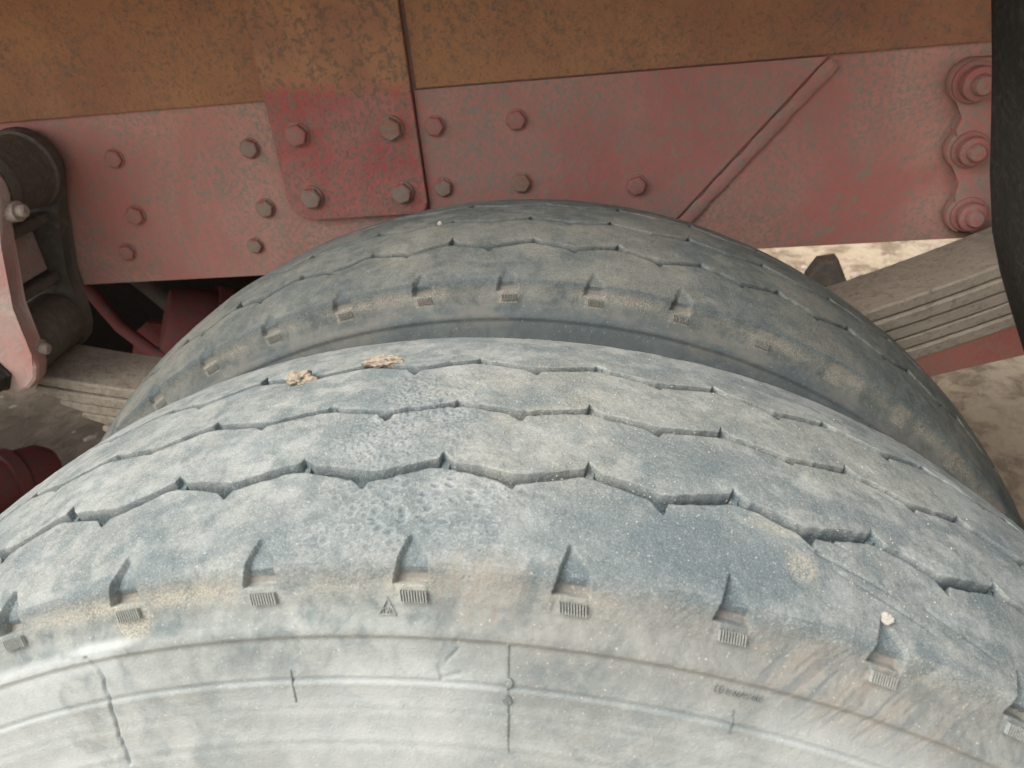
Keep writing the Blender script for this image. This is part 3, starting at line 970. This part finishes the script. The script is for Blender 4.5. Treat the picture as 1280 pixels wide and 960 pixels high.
        blue = np.maximum(blue, np.exp(-((sm - 1.0) / 3.0) ** 2) * .65)
        blue = np.maximum(blue, sst(.48, .60, fbm(uu * 18, ss * 60, seed + 71, 3)) * .25 * ribm)
        stain = np.maximum(stain, sst(.50, .62, fbm(uu * 22, ss * 90, seed + 72, 3)) * sst(16, 22, sm) * .45)
        blue = np.maximum(blue, sst(16, 26, sm) * .55)  # sidewall darkened in colour for the shade behind the outer tyre
    gl = ((kind >= 9) & (kind <= 12))[:, None] * np.ones_like(H)
    blue = np.maximum(blue, slotdirt)
    stain = np.maximum(stain, slotbox)
    if not front:
        tan = np.maximum(tan, np.where(nearS, ins * (sm > 4) * .8, 0) * sst(.2, .6, nz + .6))
    blue = np.maximum(blue, gl * (.95 if front else .8))
    blue = np.maximum(blue, np.exp(-((S - s_lin) / .0007) ** 2) * (S > .02) * .6)
    # ---- positions
    ny = np.zeros(nv); nr = np.ones(nv)
    for i in range(nv):
        if kind[i] == 0 or kind[i] == 20:
            s = abs(S[i, 0]) if kind[i] == 0 else abs(S[i, 0] + .2068)
            ya, rra = prof_at(max(s - .003, 0)); yb, rrb = prof_at(min(s + .003, _ps[-1]))
            ty, tr = yb - ya, rrb - rra
            ln = math.hypot(ty, tr) or 1
            n0 = (tr / ln, -ty / ln)            # left-hand normal
            if n0[0] > 0:
                n0 = (-n0[0], -n0[1])
            if abs(n0[1]) > .999 and n0[1] < 0:
                n0 = (-n0[0], -n0[1])
            ny[i] = n0[0] if kind[i] == 0 else -n0[0]
            nr[i] = n0[1]
    # displacement direction turns smoothly round the shoulder corner
    ks = np.where((kind <= 1))[0]
    ref = min((i for i in range(nv) if kind[i] == 0), key=lambda i: abs(S[i, 0] - .012))
    a_ref = math.atan2(-ny[ref], nr[ref])
    NY = np.repeat(ny[:, None], nth, 1); NR = np.repeat(nr[:, None], nth, 1)
    for i in ks:
        w_ = sst(-.009, .012, S[i])
        ang = a_ref * w_
        near = S[i] < .012
        NY[i] = np.where(near, -np.sin(ang), NY[i]); NR[i] = np.where(near, np.cos(ang), NR[i])
    P_y = Y + NY * H
    P_r = Rr + NR * H
    Xc = P_r * np.sin(TT)
    Zc = P_r * np.cos(TT)
    V = np.stack([Xc, P_y, Zc], -1)
    # normals
    dth = np.roll(V, -1, 1) - np.roll(V, 1, 1)
    dv_ = np.zeros_like(V)
    dv_[1:-1] = V[2:] - V[:-2]; dv_[0] = V[1] - V[0]; dv_[-1] = V[-1] - V[-2]
    Nn = np.cross(dth, dv_)
    ln = np.linalg.norm(Nn, axis=-1, keepdims=True)
    Nn = Nn / np.maximum(ln, 1e-12)
    rd = np.stack([np.sin(TT), 0 * TT, np.cos(TT)], -1)
    sg = np.sign((Nn * rd)[kind == 2].sum())
    Nn *= sg
    UV = np.stack([Uu, S], -1)
    MK = np.stack([np.clip(tan, 0, 1), np.clip(blue, 0, 1), np.clip(stain, 0, 1), np.clip(white, 0, 1)], -1)
    def part(name, i0, i1, parent):
        k = i1 - i0 + 1
        idx = np.arange(k * nth).reshape(k, nth)
        a = idx[:-1]; b = idx[1:]
        a2 = np.roll(a, -1, 1); b2 = np.roll(b, -1, 1)
        q = np.stack([a, a2, b2, b], -1)
        if sg < 0:
            q = q[..., ::-1]
        q = q.reshape(-1, 4)
        sl = slice(i0, i1 + 1)
        me = np_mesh(name, V[sl].reshape(-1, 3), q, Nn[sl].reshape(-1, 3), UV[sl].reshape(-1, 2), MK[sl].reshape(-1, 4))
        return obj(name, me, parent, (0, 0, 0), mat)
    iA = np.where(kind == 0)[0]
    t = part('tyre', 0, iA[-1] + 1, truck)
    t.location = (0, y0, .52)
    t['label'] = label
    names = []
    for k in range(1, 5):
        ii = np.where(kind == k)[0]
        part('tread_rib', ii[0], ii[-1], t)
    for k in range(3):
        ii = np.where(kind == 9 + k)[0]
        part('tread_groove', ii[0] - 1, ii[-1] + 1, t)
    part('inner_sidewall', nv - 1 - (kind == 20).sum(), nv - 1, t)
    # steel rim
    bm = bmesh.new()
    lathe(bm, [(-.118, .262), (-.118, .280), (-.112, .283), (-.108, .262), (-.06, .252), (-.02, .22), (.03, .21), (.03, .09), (.04, .05)], 40, 'y', cap=True)
    obj('rim', bm_mesh('rim', bm, True, 40), t, (0, 0, 0), M_rim)
    return t, jit

def side_pt(th, r, h, y0):
    """point on the outer flank"""
    s = s_of_r(r)
    y, rr = prof_at(s)
    ya, ra_ = prof_at(max(s - .003, 0)); yb, rb_ = prof_at(s + .003)
    ty, tr = yb - ya, rb_ - ra_
    l = math.hypot(ty, tr)
    n0 = (tr / l, -ty / l)
    if n0[0] > 0:
        n0 = (-n0[0], -n0[1])
    y = y + n0[0] * h; rr = rr + n0[1] * h
    return Vector((rr * math.sin(th), y, rr * math.cos(th)))

THF, THR = 0.0352, 0.05147
outer_tyre, jitF = make_tyre('outer tyre of the pair, pale with dust and worn tread, nearest the viewer', 0.0, THF, (.085, .085, .15), (-.0515, -.0030, .0490), (1, .80, 1), 3, .00066, 1.0, (.56, 1.22), True, M_rub_out)
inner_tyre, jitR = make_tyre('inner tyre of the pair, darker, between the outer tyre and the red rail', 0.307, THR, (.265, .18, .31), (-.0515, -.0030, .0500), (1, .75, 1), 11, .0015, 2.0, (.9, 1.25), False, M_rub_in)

# far-side tyre, plus two unseen tyres added to shade the left; shared meshes
def copy_tyre(src, loc, rz=0):
    o = src.copy()
    col.objects.link(o)
    o.location = loc
    o.rotation_euler = (0, 0, rz)
    if 'label' in o:
        del o['label']
    for c in src.children:
        k = c.copy()
        col.objects.link(k)
        k.parent = o
    return o
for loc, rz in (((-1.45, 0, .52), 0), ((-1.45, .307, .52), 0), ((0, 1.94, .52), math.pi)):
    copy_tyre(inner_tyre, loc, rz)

# ribbed pads, mould lines and lettering -------------------------------------
def strip(bm, corners, y0, h0, h1):
    """raised patch on the flank; corners (th, r)"""
    lo = [bm.verts.new(side_pt(a, r, h0, y0)) for a, r in corners]
    hi = [bm.verts.new(side_pt(a, r, h1, y0)) for a, r in corners]
    k = len(corners)
    bm.faces.new(hi)
    for i in range(k):
        bm.faces.new((lo[i], lo[(i + 1) % k], hi[(i + 1) % k], hi[i]))
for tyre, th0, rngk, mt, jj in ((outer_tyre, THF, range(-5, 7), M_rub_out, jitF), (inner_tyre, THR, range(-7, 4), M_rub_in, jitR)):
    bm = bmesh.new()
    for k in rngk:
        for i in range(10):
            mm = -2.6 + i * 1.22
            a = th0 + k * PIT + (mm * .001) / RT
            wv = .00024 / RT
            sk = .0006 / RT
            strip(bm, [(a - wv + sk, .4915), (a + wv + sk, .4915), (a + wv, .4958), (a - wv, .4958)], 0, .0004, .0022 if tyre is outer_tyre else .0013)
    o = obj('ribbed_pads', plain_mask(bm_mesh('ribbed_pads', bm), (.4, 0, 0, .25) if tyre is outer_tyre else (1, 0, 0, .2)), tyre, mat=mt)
    o['kind'] = 'stuff'
bm = bmesh.new()
def radial_line(th, ra_, rb_, wd, h, skew=0.0):
    K = 10
    for i in range(K):
        r0, r1 = ra_ + (rb_ - ra_) * i / K, ra_ + (rb_ - ra_) * (i + 1) / K
        t0, t1 = th + skew * i / K, th + skew * (i + 1) / K
        strip(bm, [(t0 - wd / RT, r0), (t0 + wd / RT, r0), (t1 + wd / RT, r1), (t1 - wd / RT, r1)], 0, -.001, h)
def mould_line(*a):
    global bm
    bm = bmesh.new()
    radial_line(*a)
    obj('mould_line', plain_mask(bm_mesh('mould_line', bm)), outer_tyre, mat=M_rub_out)
mould_line(.1205, .4832, .4335, .00036, .0005, .0067)
mould_line(-.0714, .4666, .4524, .00034, .0004, -.0012)
mould_line(.3169, .4685, .4590, .00034, .0004, .003)
for rr0 in (.4645, .4570):
    bm = bmesh.new()
    strip(bm, [(.1238 + .0020 * math.cos(i * math.pi / 5) / RT, rr0 + .0020 * math.sin(i * math.pi / 5)) for i in range(10)], 0, -.0005, .0009)
    obj('vent_stub', plain_mask(bm_mesh('vent_stub', bm)), outer_tyre, mat=M_rub_out)

def flank_text(body, th_c, r_c, size, flip, name, h=.0010):
    cu = D.curves.new(name, 'FONT')
    cu.body = body
    cu.size = size
    cu.extrude = .0006
    cu.align_x = 'CENTER'
    cu.resolution_u = 2
    o = D.objects.new('tmp', cu)
    col.objects.link(o)
    dg = bpy.context.evaluated_depsgraph_get()
    me = D.meshes.new_from_object(o.evaluated_get(dg))
    D.objects.remove(o)
    D.curves.remove(cu)
    s = -1 if flip else 1
    for v in me.vertices:
        v.co = side_pt(th_c + s * v.co.x / r_c, r_c + s * v.co.y, h * .2 + v.co.z * .5 + .0002, 0)
    me.name = name
    plain_mask(me)
    return obj(name, me, outer_tyre, mat=M_rub_out)
tr = (.0116, .4868), (.0188, .4925), (.0260, .4868)
bm = bmesh.new()
def bar(p, q, w):
    a = np.array([p[0] * RT, p[1]]); b = np.array([q[0] * RT, q[1]])
    d = (b - a) / np.linalg.norm(b - a); n_ = np.array([-d[1], d[0]]) * w
    strip(bm, [((c[0]) / RT, c[1]) for c in (a - n_, b - n_, b + n_, a + n_)], 0, -.0005, .0005)
bar(tr[0], tr[1], .00028); bar(tr[1], tr[2], .00028); bar(tr[0], tr[2], .00028)
obj('wear_mark', plain_mask(bm_mesh('wear_mark', bm)), outer_tyre, mat=M_rub_out)
flank_text('TWI', .0190, .48725, .0026, False, 'wear_lettering')
flank_text('100-6009-0 (E)', .3165, .4762, .0034, True, 'mould_number')

# ------------------------------------------------------------------ clods, chip, grit
def clod(name, label, cat, loc, dims, mat, seed, group=None, holes=None):
    bm = bmesh.new()
    bmesh.ops.create_icosphere(bm, subdivisions=4, radius=1)
    rng = np.random.RandomState(seed)
    for v in bm.verts:
        p = v.co.normalized()
        a = np.array([p.x * 2.1 + 5, p.x * 5 + 9, p.x * 11]); b = np.array([p.y * 2.1 + p.z * 1.7 + 4, p.y * 5 + p.z * 4, p.y * 11 + p.z * 9])
        k = .85 + .22 * float(vnoise(a[:1], b[:1], seed)[0]) + .35 * (float(vnoise(a[1:2], b[1:2], seed + 1)[0]) - .5) + .22 * (float(vnoise(a[2:], b[2:], seed + 2)[0]) - .5)
        if holes:
            for hx, hy, hz, hr in holes:
                d = (p - Vector((hx, hy, hz)).normalized()).length
                k -= .6 * math.exp(-(d / hr) ** 2)
        v.co = Vector((p.x * dims[0], p.y * dims[1], p.z * dims[2])) * max(k, .12)
    o = obj(name, bm_mesh(name, bm), None, loc, mat, label)
    o['category'] = cat
    if group:
        o['group'] = group
    return o
def on_tread(th, y, h):
    r = crown(y) + h
    return Vector((r * math.sin(th), y, .52 + r * math.cos(th)))
clod('clay_clod', 'crumbly tan clod with a dark hollow, left one of two on the outer tyre', 'clod', on_tread(-.1438, .0410, .001), (.0090, .0070, .0042), M_clod, 5, group='tan clods on the outer tyre', holes=[(.45, -.55, .6, .42)])
clod('clay_clod', 'long pinkish tan clod wedged in the far groove, right one of two', 'clod', on_tread(-.0532, .0535, .0005), (.0125, .0046, .0044), M_clod, 9, group='tan clods on the outer tyre')
clod('stone_chip', 'cream stone chip at the tip of a shoulder notch on the right', 'stone', on_tread(.4270, -.0915, .0005), (.0026, .0034, .0012), M_chip, 14)
clod('pebble', 'tiny white pebble sitting in a groove of the inner tyre', 'pebble', on_tread(-.0744, -.0049, .001) + Vector((0, .307, 0)), (.0020, .0020, .002), M_chip, 21)

bm = bmesh.new()
rng = random.Random(3)
for i in range(800):
    if rng.random() < .6:
        p_, y_ = rng.gauss(1.3, 1.5), rng.gauss(-.0, .045)
    else:
        p_, y_ = rng.gauss(2.2, 1.2), rng.gauss(-.075, .02)
    if abs(y_) > .1 or p_ < -4 or p_ > 5.5:
        continue
    k = rng.choice([.00018, .00022, .00025, .0003, .00045])
    th = THF + p_ * PIT
    c = on_tread(th, y_, .0001)
    vs = [bm.verts.new(c + Vector(d) * k * rng.uniform(.7, 1.3)) for d in ((1, 0, 0), (-1, 0, 0), (0, 1, 0), (0, -1, 0), (0, 0, 1), (0, 0, -1))]
    for a, b, d in ((0, 2, 4), (2, 1, 4), (1, 3, 4), (3, 0, 4), (2, 0, 5), (1, 2, 5), (3, 1, 5), (0, 3, 5)):
        bm.faces.new((vs[a], vs[b], vs[d]))
g = obj('grit', bm_mesh('grit', bm), mat=M_grit)
g['kind'] = 'stuff'
g['label'] = 'pale grains of sand scattered on the outer tyre tread'
g['category'] = 'sand'
